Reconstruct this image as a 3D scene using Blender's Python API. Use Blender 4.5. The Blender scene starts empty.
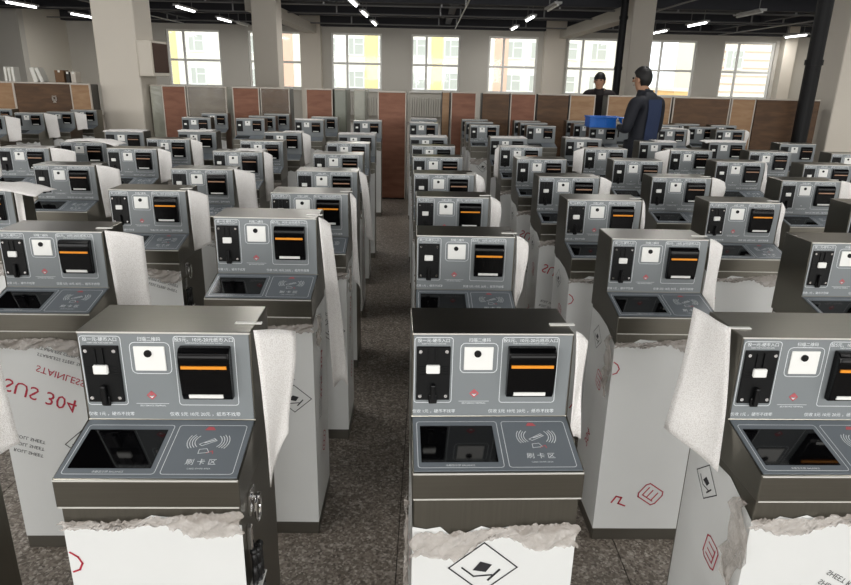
import bpy, bmesh, math, random
from mathutils import Vector, Matrix
R = math.radians
sc = bpy.context.scene
COL = sc.collection
random.seed(7)

# ------------------------------------------------------------------ camera
F_PX, PITCH, ROLL, CAM_H = 650.0, 18.25, 1.3, 1.62
cam_d = bpy.data.cameras.new('camera')
cam = bpy.data.objects.new('camera', cam_d); COL.objects.link(cam)
cam_d.sensor_fit = 'HORIZONTAL'; cam_d.sensor_width = 36.0; cam_d.lens = F_PX / 851.0 * 36.0
cam_d.clip_end = 300; cam_d.clip_start = 0.02
cam.location = (0, 0, CAM_H)
cam.rotation_euler = (Matrix.Rotation(R(90 - PITCH), 3, 'X') @ Matrix.Rotation(R(ROLL), 3, 'Z')).to_euler()
sc.camera = cam

# ------------------------------------------------------------------ world and light
wd = bpy.data.worlds.new('World'); sc.world = wd; wd.use_nodes = True
wbg = wd.node_tree.nodes['Background']
wbg.inputs[0].default_value = (0.95, 0.98, 1.0, 1); wbg.inputs[1].default_value = 2.6

def area(name, loc, rot, sx, sy, power, color=(1, 1, 1)):
    l = bpy.data.lights.new(name, 'AREA'); l.shape = 'RECTANGLE'; l.size = sx; l.size_y = sy
    l.energy = power; l.color = color
    o = bpy.data.objects.new(name, l); COL.objects.link(o); o.location = loc; o.rotation_euler = rot
    return o
# daylight entering by the windows of the wall behind the camera
for wx in (-9.0, -4.5, 0.0, 4.5, 9.0):
    area('window_daylight', (wx, -5.45, 2.15), (R(90), 0, 0), 2.8, 2.1, 172, (1.0, 0.985, 0.96))
# ... and by the windows of the long right and left walls
for wy in (0.0, 6.0):
    area('window_daylight', (13.9, wy, 2.15), (R(90), 0, R(90)), 3.2, 2.0, 30, (1.0, 0.985, 0.96))
    area('window_daylight', (-13.4, wy, 2.15), (R(90), 0, R(-90)), 3.2, 2.0, 22, (1.0, 0.985, 0.96))
# rows of tube lamps over the kiosks (the fixtures are built further down)
LAMP_ROWS_NEAR = [(x, y) for x in (-6.85, -1.9, 2.85, 7.85) for y in (1.0, 4.2, 7.4, 10.6)]
LAMP_ROWS_FAR = [(-11.3, 19.4), (-11.3, 22.7), (-6.85, 19.6), (-6.85, 23.2), (-1.9, 17.0), (-1.9, 19.9), (-1.9, 23.2), (2.82, 20.2), (2.82, 23.9), (7.85, 20.8), (7.85, 24.1), (12.8, 24.6)]
for (x, y) in LAMP_ROWS_NEAR:
    area('tube_light', (x, y, 3.25), (0, 0, 0), 0.14, 1.4, 22, (1.0, 0.98, 0.95))
for (x, y) in LAMP_ROWS_FAR:
    area('tube_light', (x, y, 3.25), (0, 0, 0), 0.14, 1.4, 34, (1.0, 0.98, 0.95))

sc.view_settings.view_transform = 'Standard'
sc.view_settings.look = 'None'
sc.view_settings.gamma = 1.0
sc.view_settings.use_curve_mapping = False
sc.view_settings.exposure = 0.0

# ------------------------------------------------------------------ materials
def lin(h):
    h = h.lstrip('#'); v = [int(h[i:i + 2], 16) / 255 for i in (0, 2, 4)]
    return tuple(c / 12.92 if c <= .04045 else ((c + .055) / 1.055) ** 2.4 for c in v) + (1,)
def mat(name, hexc, rough=.5, metal=0.0, noise=0.0, nscale=20, bump=0.0, bscale=60, emit=0, alpha=1.0,
        stretch=(1, 1, 1), spec=.5, coords='Object', coat=0):
    m = bpy.data.materials.new(name); m.use_nodes = True
    nt = m.node_tree; b = nt.nodes['Principled BSDF']
    c = lin(hexc)
    b.inputs['Base Color'].default_value = c
    b.inputs['Roughness'].default_value = rough; b.inputs['Metallic'].default_value = metal
    b.inputs['Specular IOR Level'].default_value = spec
    b.inputs['Coat Weight'].default_value = coat
    b.inputs['Alpha'].default_value = alpha
    if emit:
        b.inputs['Emission Color'].default_value = c; b.inputs['Emission Strength'].default_value = emit
    if noise or bump:
        tc = nt.nodes.new('ShaderNodeTexCoord'); mp = nt.nodes.new('ShaderNodeMapping')
        mp.inputs['Scale'].default_value = stretch
        nt.links.new(tc.outputs[coords], mp.inputs['Vector'])
    if noise:
        n = nt.nodes.new('ShaderNodeTexNoise'); n.inputs['Scale'].default_value = nscale; n.inputs['Detail'].default_value = 5
        nt.links.new(mp.outputs[0], n.inputs['Vector'])
        mx = nt.nodes.new('ShaderNodeMix'); mx.data_type = 'RGBA'
        mx.inputs[6].default_value = tuple(max(0, v * (1 - noise)) for v in c[:3]) + (1,)
        mx.inputs[7].default_value = tuple(min(1, v * (1 + noise)) for v in c[:3]) + (1,)
        nt.links.new(n.outputs['Fac'], mx.inputs[0]); nt.links.new(mx.outputs[2], b.inputs['Base Color'])
    if bump:
        n2 = nt.nodes.new('ShaderNodeTexNoise'); n2.inputs['Scale'].default_value = bscale; n2.inputs['Detail'].default_value = 3
        nt.links.new(mp.outputs[0], n2.inputs['Vector'])
        bp = nt.nodes.new('ShaderNodeBump'); bp.inputs['Strength'].default_value = bump; bp.inputs['Distance'].default_value = .01
        nt.links.new(n2.outputs['Fac'], bp.inputs['Height']); nt.links.new(bp.outputs[0], b.inputs['Normal'])
    return m

def terrazzo():
    m = bpy.data.materials.new('terrazzo'); m.use_nodes = True; nt = m.node_tree; b = nt.nodes['Principled BSDF']
    tc = nt.nodes.new('ShaderNodeNewGeometry')
    def vor(scale):
        v = nt.nodes.new('ShaderNodeTexVoronoi'); v.inputs['Scale'].default_value = scale
        nt.links.new(tc.outputs['Position'], v.inputs['Vector']); return v
    v1, v2 = vor(125), vor(60)
    n = nt.nodes.new('ShaderNodeTexNoise'); n.inputs['Scale'].default_value = 1.6; n.inputs['Detail'].default_value = 4
    nt.links.new(tc.outputs['Position'], n.inputs['Vector'])
    def ramp(src, stops):
        r = nt.nodes.new('ShaderNodeValToRGB'); r.color_ramp.interpolation = 'CONSTANT'
        e = r.color_ramp.elements
        e[0].position = 0; e[0].color = lin(stops[0][1])
        e[1].position = stops[1][0]; e[1].color = lin(stops[1][1])
        for p, c in stops[2:]:
            k = e.new(p); k.color = lin(c)
        nt.links.new(src, r.inputs[0]); return r
    s1 = nt.nodes.new('ShaderNodeSeparateColor'); nt.links.new(v1.outputs['Color'], s1.inputs[0])
    s2 = nt.nodes.new('ShaderNodeSeparateColor'); nt.links.new(v2.outputs['Color'], s2.inputs[0])
    r1 = ramp(s1.outputs[0], [(0, '#5f554c'), (.28, '#857b70'), (.55, '#a39a8f'), (.8, '#cfc7bc'), (.92, '#443b34')])
    r2 = ramp(s2.outputs[0], [(0, '#857b70'), (.45, '#988e83'), (.75, '#6f655b'), (.92, '#c8bfb4')])
    mx = nt.nodes.new('ShaderNodeMix'); mx.data_type = 'RGBA'; mx.inputs[0].default_value = .42
    nt.links.new(r1.outputs[0], mx.inputs[6]); nt.links.new(r2.outputs[0], mx.inputs[7])
    m2 = nt.nodes.new('ShaderNodeMix'); m2.data_type = 'RGBA'; m2.blend_type = 'MULTIPLY'; m2.inputs[0].default_value = .38
    nt.links.new(mx.outputs[2], m2.inputs[6]); nt.links.new(n.outputs['Fac'], m2.inputs[7])
    nt.links.new(m2.outputs[2], b.inputs['Base Color'])
    b.inputs['Roughness'].default_value = .48
    return m

def wood(name, c1, c2, scale=3, rough=.45):
    m = bpy.data.materials.new(name); m.use_nodes = True; nt = m.node_tree; b = nt.nodes['Principled BSDF']
    g = nt.nodes.new('ShaderNodeNewGeometry'); mp = nt.nodes.new('ShaderNodeMapping'); mp.inputs['Scale'].default_value = (1.2, 1, 5)
    nt.links.new(g.outputs['Position'], mp.inputs['Vector'])
    n = nt.nodes.new('ShaderNodeTexNoise'); n.inputs['Scale'].default_value = scale; n.inputs['Detail'].default_value = 6
    n.inputs['Distortion'].default_value = .6
    nt.links.new(mp.outputs[0], n.inputs['Vector'])
    r = nt.nodes.new('ShaderNodeValToRGB'); r.color_ramp.elements[0].position = .3; r.color_ramp.elements[1].position = .7
    r.color_ramp.elements[0].color = lin(c1); r.color_ramp.elements[1].color = lin(c2)
    nt.links.new(n.outputs['Fac'], r.inputs[0]); nt.links.new(r.outputs[0], b.inputs['Base Color'])
    b.inputs['Roughness'].default_value = rough
    return m

def glass_mat():
    m = bpy.data.materials.new('window_glass'); m.use_nodes = True; nt = m.node_tree
    for n in list(nt.nodes): nt.nodes.remove(n)
    o = nt.nodes.new('ShaderNodeOutputMaterial'); t = nt.nodes.new('ShaderNodeBsdfTransparent'); g = nt.nodes.new('ShaderNodeBsdfGlossy')
    g.inputs['Roughness'].default_value = .05; t.inputs[0].default_value = (.95, .97, .97, 1)
    fr = nt.nodes.new('ShaderNodeFresnel'); fr.inputs[0].default_value = 1.3
    mx = nt.nodes.new('ShaderNodeMixShader')
    nt.links.new(fr.outputs[0], mx.inputs[0]); nt.links.new(t.outputs[0], mx.inputs[1]); nt.links.new(g.outputs[0], mx.inputs[2])
    nt.links.new(mx.outputs[0], o.inputs[0]); return m

def foam_mat():
    """white foam sheet with a faint quilted weave"""
    m = bpy.data.materials.new('foam_sheet'); m.use_nodes = True; nt = m.node_tree; b = nt.nodes['Principled BSDF']
    tc = nt.nodes.new('ShaderNodeTexCoord')
    v = nt.nodes.new('ShaderNodeTexVoronoi'); v.inputs['Scale'].default_value = 420
    nt.links.new(tc.outputs['Object'], v.inputs['Vector'])
    r = nt.nodes.new('ShaderNodeValToRGB'); r.color_ramp.elements[0].color = lin('#f1efec'); r.color_ramp.elements[1].color = lin('#dcd8d4')
    r.color_ramp.elements[0].position = .25; r.color_ramp.elements[1].position = .75
    nt.links.new(v.outputs['Distance'], r.inputs[0]); nt.links.new(r.outputs[0], b.inputs['Base Color'])
    bp = nt.nodes.new('ShaderNodeBump'); bp.inputs['Strength'].default_value = .35; bp.inputs['Distance'].default_value = .002
    nt.links.new(v.outputs['Distance'], bp.inputs['Height']); nt.links.new(bp.outputs[0], b.inputs['Normal'])
    b.inputs['Roughness'].default_value = .75
    b.inputs['Subsurface Weight'].default_value = 0
    return m

M = dict(
    steel=mat('brushed_steel', '#7f7c73', .28, 1.0, .1, 6, stretch=(1, 60, 60)),
    steel_side=mat('brushed_steel_body', '#7e7b72', .36, 1.0, .12, 6, stretch=(40, 40, 1)),
    edge=mat('painted_edge_highlight', '#d9d7d0', .4, .35),  # pale colour stands in for the light caught along steel edges
    panel=mat('grey_panel', '#7e8385', .42),
    console=mat('console_panel', '#6d747a', .38),
    white_ink=mat('white_print', '#e8ecee', .5),
    red_ink=mat('red_print', '#c05a60', .5),
    black=mat('black_plastic', '#070708', .4, spec=.3),
    blackgloss=mat('black_glass', '#050506', .06, spec=.45), billblack=mat('black_bezel', '#050506', .22, spec=.22),
    blacksoft=mat('black_plate', '#08090a', .45, spec=.25),
    whitep=mat('white_plastic', '#eeeeea', .35),
    amber=mat('amber_light_bar', '#e8922a', .35, emit=.12),
    reddim=mat('unlit_light_bar', '#b08a70', .35), lip=mat('lips', '#96604c', .5),
    chrome=mat('chrome', '#e6e6e6', .15, 1.0),
    film=mat('white_protective_film', '#dcdddb', .28, noise=.03, nscale=8, bump=.12, bscale=6),
    filmred=mat('red_film_print', '#b0263c', .5), filmblack=mat('black_film_print', '#26262a', .5),
    crumple=mat('crumpled_clear_film', '#c2bab2', .16, bump=.8, bscale=70, noise=.2, nscale=40, alpha=.6),
    foam=foam_mat(), tape=mat('white_tape', '#f0efe9', .4),
    cable=mat('black_cable', '#0e0e0f', .45),
    plinth=mat('plinth_steel', '#77746c', .4, .9),
    floor=terrazzo(), joint=mat('floor_joint', '#3d3731', .7),
    wall=mat('cream_paint', '#ddd7ca', .7, noise=.03, nscale=1.5), wallin=mat('pale_plaster', '#cbc7be', .75, noise=.03, nscale=1.2),
    column=mat('column_paint', '#dbd3c6', .65, noise=.03, nscale=2),
    ceil=mat('black_painted_ceiling', '#34353b', .8, noise=.15, nscale=2), beamd=mat('black_painted_beam', '#3a3b41', .75),
    beaml=mat('pale_painted_beam', '#b9b3a8', .7),
    conduit=mat('galvanised_conduit', '#8b8b8b', .4, .6), lamp=mat('tube_lamp_glow', '#ffffff', .4, emit=6), lampbody=mat('lamp_housing', '#cfcfcf', .5),
    upvc=mat('white_window_frame', '#f2f1ec', .4), glass=glass_mat(),
    redwood=wood('red_brown_board', '#794b37', '#8f6049', rough=.6), darkwood=wood('dark_brown_board', '#4d3521', '#684b30', rough=.6),
    tanwood=wood('tan_board', '#93704f', '#a98866', rough=.6), greywood=wood('wrapped_grey_board', '#5f5444', '#7b6e5b', rough=.3),
    edging=mat('pale_foam_edging', '#c9c0b4', .6), darkwrap=mat('dark_wrap', '#2e2a25', .3, bump=.3, bscale=15), palewrap=mat('pale_clear_wrap', '#a8a89a', .25, bump=.5, bscale=12, noise=.15, nscale=9),
    greenwrap=mat('grey_green_wrap', '#7d8073', .3, bump=.4, bscale=12, noise=.1, nscale=6),
    pipe=mat('black_pipe', '#08080a', .55, spec=.3), box=mat('cream_cabinet', '#d8d0c2', .5), brown=mat('brown_cardboard', '#4a3226', .7),
    crate=mat('blue_plastic', '#1768c4', .35), skin=mat('skin', '#b58a6e', .55), hair=mat('black_hair', '#100e0d', .6, bump=.4, bscale=80),
    navy=mat('navy_jacket', '#12151f', .75, bump=.3, bscale=25), bluepanel=mat('blue_jacket_panel', '#18294a', .7), maroon=mat('dark_maroon_jacket', '#170d0f', .75, bump=.3, bscale=25),
    trousers=mat('dark_trousers', '#1d1f26', .8), shoe=mat('black_shoe', '#0d0d0d', .5), glove=mat('pale_glove', '#b9b0a0', .8),
    radiator=mat('radiator_enamel', '#c9c6bd', .4),
    facade=mat('cream_facade', '#ece6d6', .8), yellow=mat('yellow_facade', '#f0da98', .8), pink=mat('pink_facade', '#e4bca4', .8), orange=mat('orange_facade', '#eec083', .8),
    farglass=mat('far_window_glass', '#bdbeb4', .6), farframe=mat('far_window_frame', '#f3f2ec', .6), ground=mat('asphalt', '#8d8c88', .9),
    paperw=mat('white_paper', '#e6e4dc', .7), carton=mat('brown_carton', '#6f5136', .7), darkitem=mat('dark_binding', '#2b2723', .6),
)

# ------------------------------------------------------------------ mesh helpers
def mesh(name, verts, faces, m=None, smooth=False):
    me = bpy.data.meshes.new(name); me.from_pydata([tuple(v) for v in verts], [], faces)
    if m: me.materials.append(m)
    if smooth:
        for p in me.polygons: p.use_smooth = True
    me.update(); return me
def bm_mesh(name, bm, m=None, smooth=False):
    bmesh.ops.recalc_face_normals(bm, faces=bm.faces)
    me = bpy.data.meshes.new(name); bm.to_mesh(me); bm.free()
    if m: me.materials.append(m)
    if smooth:
        for p in me.polygons: p.use_smooth = True
    return me
def bx(bm, x0, x1, y0, y1, z0, z1, bev=0, seg=1):
    vs = [bm.verts.new((x, y, z)) for x in (x0, x1) for y in (y0, y1) for z in (z0, z1)]
    fs = [bm.faces.new([vs[i] for i in q]) for q in ((0, 1, 3, 2), (4, 6, 7, 5), (0, 4, 5, 1), (2, 3, 7, 6), (0, 2, 6, 4), (1, 5, 7, 3))]
    if bev:
        es = list({e for f in fs for e in f.edges})
        bmesh.ops.bevel(bm, geom=es, offset=bev, segments=seg, affect='EDGES', profile=.5)
def boxm(name, x0, x1, y0, y1, z0, z1, m, bev=0, seg=1):
    bm = bmesh.new(); bx(bm, x0, x1, y0, y1, z0, z1, bev, seg); return bm_mesh(name, bm, m)
def prism(bm, poly, x0, x1, bev=0, seg=2):
    """polygon of (y,z) extruded along x"""
    a = [bm.verts.new((x0, y, z)) for y, z in poly]; b = [bm.verts.new((x1, y, z)) for y, z in poly]
    n = len(poly); fs = [bm.faces.new(a), bm.faces.new(b[::-1])]
    for i in range(n): fs.append(bm.faces.new((a[i], b[i], b[(i + 1) % n], a[(i + 1) % n])))
    if bev: bmesh.ops.bevel(bm, geom=list({e for f in fs for e in f.edges}), offset=bev, segments=seg, affect='EDGES', profile=.5)
def cyl(bm, p0, p1, r, n=12, r1=None):
    p0, p1 = Vector(p0), Vector(p1); d = (p1 - p0).normalized()
    u = d.orthogonal().normalized(); w = d.cross(u); r1 = r if r1 is None else r1
    a = [bm.verts.new(p0 + (u * math.cos(t) + w * math.sin(t)) * r) for t in [2 * math.pi * i / n for i in range(n)]]
    b = [bm.verts.new(p1 + (u * math.cos(t) + w * math.sin(t)) * r1) for t in [2 * math.pi * i / n for i in range(n)]]
    for i in range(n): bm.faces.new((a[i], a[(i + 1) % n], b[(i + 1) % n], b[i]))
    bm.faces.new(a[::-1]); bm.faces.new(b)
def tube(bm, pts, r, n=8):
    for i in range(len(pts) - 1): cyl(bm, pts[i], pts[i + 1], r, n)
def ob(name, me, parent=None, loc=(0, 0, 0), rz=0):
    o = bpy.data.objects.new(name, me); COL.objects.link(o); o.location = loc
    if rz: o.rotation_euler = (0, 0, rz)
    if parent: o.parent = parent
    return o
def tag(o, label, cat, group=None):
    o['label'] = label; o['category'] = cat
    if group: o['group'] = group
    return o
def struct(o):
    o['kind'] = 'structure'; return o

_tc = {}
def text2d(s, size):
    """lettering as flat triangles: list of verts (x,y), faces; centred on the origin"""
    k = (s, size)
    if k in _tc: return _tc[k]
    cu = bpy.data.curves.new('lettering', 'FONT'); cu.body = s; cu.size = size; cu.align_x = 'CENTER'; cu.align_y = 'CENTER'; cu.resolution_u = 2
    o = bpy.data.objects.new('lettering', cu); COL.objects.link(o)
    bpy.context.view_layer.update()
    me = bpy.data.meshes.new_from_object(o.evaluated_get(bpy.context.evaluated_depsgraph_get()))
    r = ([(v.co.x, v.co.y) for v in me.vertices], [tuple(p.vertices) for p in me.polygons])
    bpy.data.objects.remove(o); bpy.data.meshes.remove(me); bpy.data.curves.remove(cu)
    _tc[k] = r; return r
class Flat:
    """collects flat print (2-D) and maps it onto a surface with a function (a,b)->xyz"""
    def __init__(s): s.v = []; s.f = []
    def add(s, vs, fs):
        o = len(s.v); s.v += vs; s.f += [tuple(i + o for i in f) for f in fs]
    def text(s, t, size, cx, cy, rot=0, sx=1, sy=1):
        vs, fs = text2d(t, size); c, n = math.cos(rot), math.sin(rot)
        s.add([(cx + c * x * sx - n * y * sy, cy + n * x * sx + c * y * sy) for x, y in vs], fs)
    def line(s, pts, w, closed=False):
        n = len(pts); k = n if closed else n - 1
        for i in range(k):
            (x0, y0), (x1, y1) = pts[i], pts[(i + 1) % n]
            l = math.hypot(x1 - x0, y1 - y0) or 1e-9; dx, dy = (x1 - x0) / l * w / 2, (y1 - y0) / l * w / 2
            s.add([(x0 - dx - dy, y0 - dy + dx), (x0 - dx + dy, y0 - dy - dx), (x1 + dx + dy, y1 + dy - dx), (x1 + dx - dy, y1 + dy + dx)], [(0, 1, 2, 3)])
    def rrect(s, x0, x1, y0, y1, r, w):
        p = []
        for cx, cy, a0 in ((x1 - r, y1 - r, 0), (x0 + r, y1 - r, 90), (x0 + r, y0 + r, 180), (x1 - r, y0 + r, 270)):
            for k in range(4): p.append((cx + r * math.cos(R(a0 + 30 * k)), cy + r * math.sin(R(a0 + 30 * k))))
        s.line(p, w, True)
    def poly(s, pts): s.add(list(pts), [tuple(range(len(pts)))])
    def build(s, name, fn, m): return mesh(name, [fn(a, b) for a, b in s.v], s.f, m)

# ================================================================== THE ROOM
BACK, FRONT, LEFT, RIGHT = 26.0, -5.6, -13.6, 14.1
WALL_H = 3.7
fl = struct(ob('floor', boxm('floor', LEFT - 6, RIGHT + 3, FRONT - .3, BACK + .3, -.2, -.006, M['joint'])))
# terrazzo slabs, one by one where the photograph shows the floor, larger bays beyond
TS = .80
tile_me = boxm('floor_tile', .0015, TS - .0015, .0015, TS - .0015, -.006, 0, M['floor'], .001)
for i in range(-9, 9):
    for j in range(-2, 12):
        x, y = .72 + i * TS, 2.48 + j * TS
        ob('floor_tile', tile_me, fl, (x, y, 0))
X0, X1, Y0, Y1 = .72 - 9 * TS, .72 + 9 * TS, 2.48 - 2 * TS, 2.48 + 12 * TS
for (a, b, c, d) in ((LEFT - 6, X0, FRONT, BACK), (X1, RIGHT, FRONT, BACK), (X0, X1, FRONT, Y0), (X0, X1, Y1, BACK)):
    ob('floor_bay', boxm('floor_bay', a + .002, b - .002, c + .002, d - .002, -.006, 0, M['floor']), fl)

WINS = [(-9.93, -7.9), (-6.86, -4.85), (-3.75, -1.84), (-.74, 1.1), (2.16, 4.01), (5.11, 7.03), (8.07, 9.96), (10.95, 12.87)]
WZ0, WZ1 = 1.13, 3.16
bm = bmesh.new()
xs = [LEFT] + [v for w in WINS for v in w] + [RIGHT]
for i in range(0, len(xs), 2): bx(bm, xs[i], xs[i + 1], BACK, BACK + .3, 0, WALL_H)
for a, b in WINS:
    bx(bm, a, b, BACK, BACK + .3, 0, WZ0); bx(bm, a, b, BACK, BACK + .3, WZ1, WALL_H)
wb = struct(ob('wall_back', bm_mesh('wall_back', bm, M['wallin'])))
for a, b in ((-4.84, -4.08), (4.2, 4.95), (13.0, 13.45)):
    ob('pilaster', boxm('pilaster', a, b, BACK - .4, BACK, 0, WALL_H, M['column'], .01), wb)
# window frames and panes
def window(n, a, b):
    w = bpy.data.objects.new('window_%d' % n, None); COL.objects.link(w); w.location = ((a + b) / 2, BACK + .12, WZ0); struct(w)
    hw = (b - a) / 2; H = WZ1 - WZ0; t = .07
    mx = -hw + (b - a) * .31; tz = H * .47
    bm = bmesh.new()
    bx(bm, -hw, -hw + t, -.04, .04, 0, H); bx(bm, hw - t, hw, -.04, .04, 0, H)
    bx(bm, -hw + t, hw - t, -.04, .04, 0, t); bx(bm, -hw + t, hw - t, -.04, .04, H - t, H)
    ob('window_frame', bm_mesh('window_frame', bm, M['upvc']), w)
    ob('mullion', boxm('mullion', mx - .04, mx + .04, -.035, .035, t, H - t, M['upvc']), w)
    bm = bmesh.new(); bx(bm, -hw + t, mx - .04, -.03, .03, tz - .04, tz + .04); bx(bm, mx + .04, hw - t, -.03, .03, tz - .04, tz + .04)
    ob('transom', bm_mesh('transom', bm, M['upvc']), w)
    for (p, q) in ((-hw + t, mx - .04), (mx + .04, hw - t)):
        for (u, v) in ((t, tz - .04), (tz + .04, H - t)):
            ob('pane', boxm('pane', p, q, -.004, .004, u, v, M['glass']), w)
    ob('window_sill', boxm('window_sill', -hw - .05, hw + .05, -.2, -.04, -.05, 0, M['upvc'], .008), w)
for i, (a, b) in enumerate(WINS): window(i + 1, a, b)
# left side: the wall steps out towards the hall in front of the last bay
bm = bmesh.new(); bx(bm, LEFT - .3, LEFT, 23.3, BACK + .3, 0, WALL_H)
struct(ob('wall_left', bm_mesh('wall_left', bm, M['wall'])))
struct(ob('wall_left_return', boxm('wall_return', LEFT - 6, LEFT, 23.0, 23.3, 0, WALL_H, M['wallin'])))
def side_wall(name, x, y0, y1, m, wins):
    bm = bmesh.new(); ys = [y0] + [v for w in wins for v in w] + [y1]
    for i in range(0, len(ys), 2): bx(bm, x, x + .3, ys[i], ys[i + 1], 0, WALL_H)
    for a, b in wins: bx(bm, x, x + .3, a, b, 0, WZ0); bx(bm, x, x + .3, a, b, WZ1, WALL_H)
    return struct(ob(name, bm_mesh(name, bm, m)))
side_wall('wall_left_near', LEFT - .3, FRONT, 9.0, M['wall'], [(-1.6, 1.6), (4.4, 7.6)])
struct(ob('wall_left_far', boxm('wall_left_far', LEFT - 6.3, LEFT - 6, 9.0, 23.3, 0, WALL_H, M['wall'])))
struct(ob('wall_left_jog', boxm('wall_left_jog', LEFT - 6, LEFT - .3, 8.7, 9.0, 0, WALL_H, M['wall'])))
side_wall('wall_right', RIGHT, FRONT, BACK + .3, M['wall'], [(-1.6, 1.6), (4.4, 7.6)])
bm = bmesh.new()
fw = [(wx - 1.4, wx + 1.4) for wx in (-9.0, -4.5, 0, 4.5, 9.0)]
xs = [LEFT - .3] + [v for w in fw for v in w] + [RIGHT + .3]
for i in range(0, len(xs), 2): bx(bm, xs[i], xs[i + 1], FRONT - .3, FRONT, 0, WALL_H)
for a, b in fw: bx(bm, a, b, FRONT - .3, FRONT, 0, 1.1); bx(bm, a, b, FRONT - .3, FRONT, 3.2, WALL_H)
struct(ob('wall_front', bm_mesh('wall_front', bm, M['wall'])))
# ceiling, beams
ce = struct(ob('ceiling', boxm('ceiling', LEFT - 6.3, RIGHT + .3, FRONT - .3, BACK + .3, WALL_H, WALL_H + .2, M['ceil'])))
for y in (-2, 2, 6, 10, 14, 18, 22): ob('beam', boxm('beam', LEFT - 6, RIGHT, y - .12, y + .12, 3.42, WALL_H, M['beamd']), ce)
ob('beam', boxm('beam', LEFT, RIGHT, BACK - .35, BACK, 3.36, WALL_H, M['beamd']), ce)
for x in (-11.2 + 2.3, .6, 10.3): ob('beam', boxm('beam', x - .1, x + .1, FRONT, BACK - .35, 3.5, WALL_H, M['beamd']), ce)
for x in (-4.42, 4.9): ob('pale_beam', boxm('pale_beam', x - .2, x + .2, 17.4, BACK - .35, 3.1, 3.41, M['beaml'], .01), ce)
# columns
def column(x0, x1, y0, y1, label):
    o = ob('concrete_column', boxm('concrete_column', x0, x1, y0, y1, 0, WALL_H, M['column'], .012))
    return tag(o, label, 'column', None)
column(-4.72, -4.13, 9.72, 10.32, 'cream concrete column carrying a small wall cabinet')
column(-4.34, -3.74, 16.9, 17.5, 'slim cream concrete column before the window wall, no pipe beside it')
column(5.78, 6.4, 9.72, 10.32, 'cream concrete column beside a thick black pipe')
column(4.82, 5.36, 16.9, 17.5, 'slim cream concrete column behind the man in navy jacket')
# pipes: body with collars
def pipe(x, y, r, label):
    e = bpy.data.objects.new('black_pipe', None); COL.objects.link(e); e.location = (x, y, 0); tag(e, label, 'pipe')
    bm = bmesh.new(); cyl(bm, (0, 0, 0), (0, 0, WALL_H - .005), r, 20); ob('pipe_body', bm_mesh('pipe_body', bm, M['pipe']), e)
    for z in (.3, 1.9, 3.0):
        bm = bmesh.new(); cyl(bm, (0, 0, z), (0, 0, z + .07), r * 1.16, 20); ob('collar', bm_mesh('collar', bm, M['pipe']), e)
pipe(5.215, 9.42, .1, 'thick black drain pipe standing by a cream column')
pipe(4.41, 16.2, .085, 'thinner black pipe rising behind the two men')
# cabinet on the left column
e = bpy.data.objects.new('wall_cabinet', None); COL.objects.link(e); e.location = (-4.02, 10.0, 1.56); tag(e, 'small cream wall cabinet with brown side panel fixed to a column', 'cabinet')
ob('cabinet_body', boxm('cabinet_body', -.108, .1, -.3, .28, 0, .48, M['box'], .006), e)
ob('side_panel', boxm('side_panel', .1, .112, -.27, .25, .05, .45, M['brown'], .003), e)
ob('cabinet_door', boxm('cabinet_door', -.1, .09, -.308, -.3, .02, .46, M['box'], .003), e)

# conduits
def conduit(p0, p1, r, label, group):
    bm = bmesh.new(); cyl(bm, p0, p1, r, 8)
    n = max(2, int((Vector(p1) - Vector(p0)).length / 3))
    for i in range(n):
        q = Vector(p0).lerp(Vector(p1), (i + .5) / n); bx(bm, q.x - .02, q.x + .02, q.y - .02, q.y + .02, q.z, 3.72)
    tag(ob('ceiling_conduit', bm_mesh('ceiling_conduit', bm, M['conduit'])), label, 'conduit', group)
for w_, y in (('third', 18.15), ('second', 20.6), ('first', 24.4)): conduit((-13.4, y, 3.36), (13.9, y, 3.36), .022, 'thin grey crosswise ceiling conduit, ' + w_ + ' from the window wall', 'crosswise ceiling conduits')
for w_, x in (('first', -9.0), ('second', .85), ('third', 5.6), ('fourth', 10.4)): conduit((x, -5, 3.33), (x, 25.4, 3.33), .02, 'thin grey lengthwise ceiling conduit, ' + w_ + ' from the left wall', 'lengthwise ceiling conduits')
# tube lamps
LINE = {-11.3: 'beside the left wall', -6.85: 'before the first pier', -1.9: 'in line with the third window', 2.82: 'in line with the fifth window', 7.85: 'in line with the seventh window', 12.8: 'in line with the last window'}
LAMP_N = {}
NTH = ['first', 'second', 'third', 'fourth', 'fifth', 'sixth', 'seventh', 'eighth']
def tube_lamp(x, y, on=True):
    e = bpy.data.objects.new('tube_lamp', None); COL.objects.link(e); e.location = (x, y, 3.34)
    ln = min(LINE, key=lambda v: abs(v - x)); LAMP_N[ln, on] = LAMP_N.get((ln, on), -1) + 1
    if on: tag(e, 'lit tube lamp ' + LINE[ln] + ', ' + NTH[LAMP_N[ln, on]] + ' from the window wall', 'lamp', 'lit tube lamps')
    else: tag(e, 'unlit grey tube lamp ' + LINE[ln] + ' under the black ceiling', 'lamp', 'unlit tube lamps')
    ob('lamp_housing', LH, e); ob('lamp_tube', LT if on else LTO, e)
    for s in (-.5, .5): ob('hanger', LHG, e, (0, s, 0))
LH = boxm('lamp_housing', -.09, .09, -.72, .72, -.02, .03, M['lampbody'], .006)
bm = bmesh.new(); cyl(bm, (0, -.68, -.045), (0, .68, -.045), .026, 12); LT = bm_mesh('lamp_tube', bm, M['lamp'])
bm = bmesh.new(); cyl(bm, (0, -.68, -.045), (0, .68, -.045), .026, 12); LTO = bm_mesh('lamp_tube', bm, M['whitep'])
LHG = boxm('hanger', -.008, .008, -.008, .008, .03, .36, M['conduit'])
for x, y in sorted(LAMP_ROWS_FAR + LAMP_ROWS_NEAR, key=lambda q: -q[1]): tube_lamp(x, y)
for x, y in ((2.92, 17.1), (7.9, 17.6), (-6.75, 25.0)): tube_lamp(x, y, False)
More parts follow.
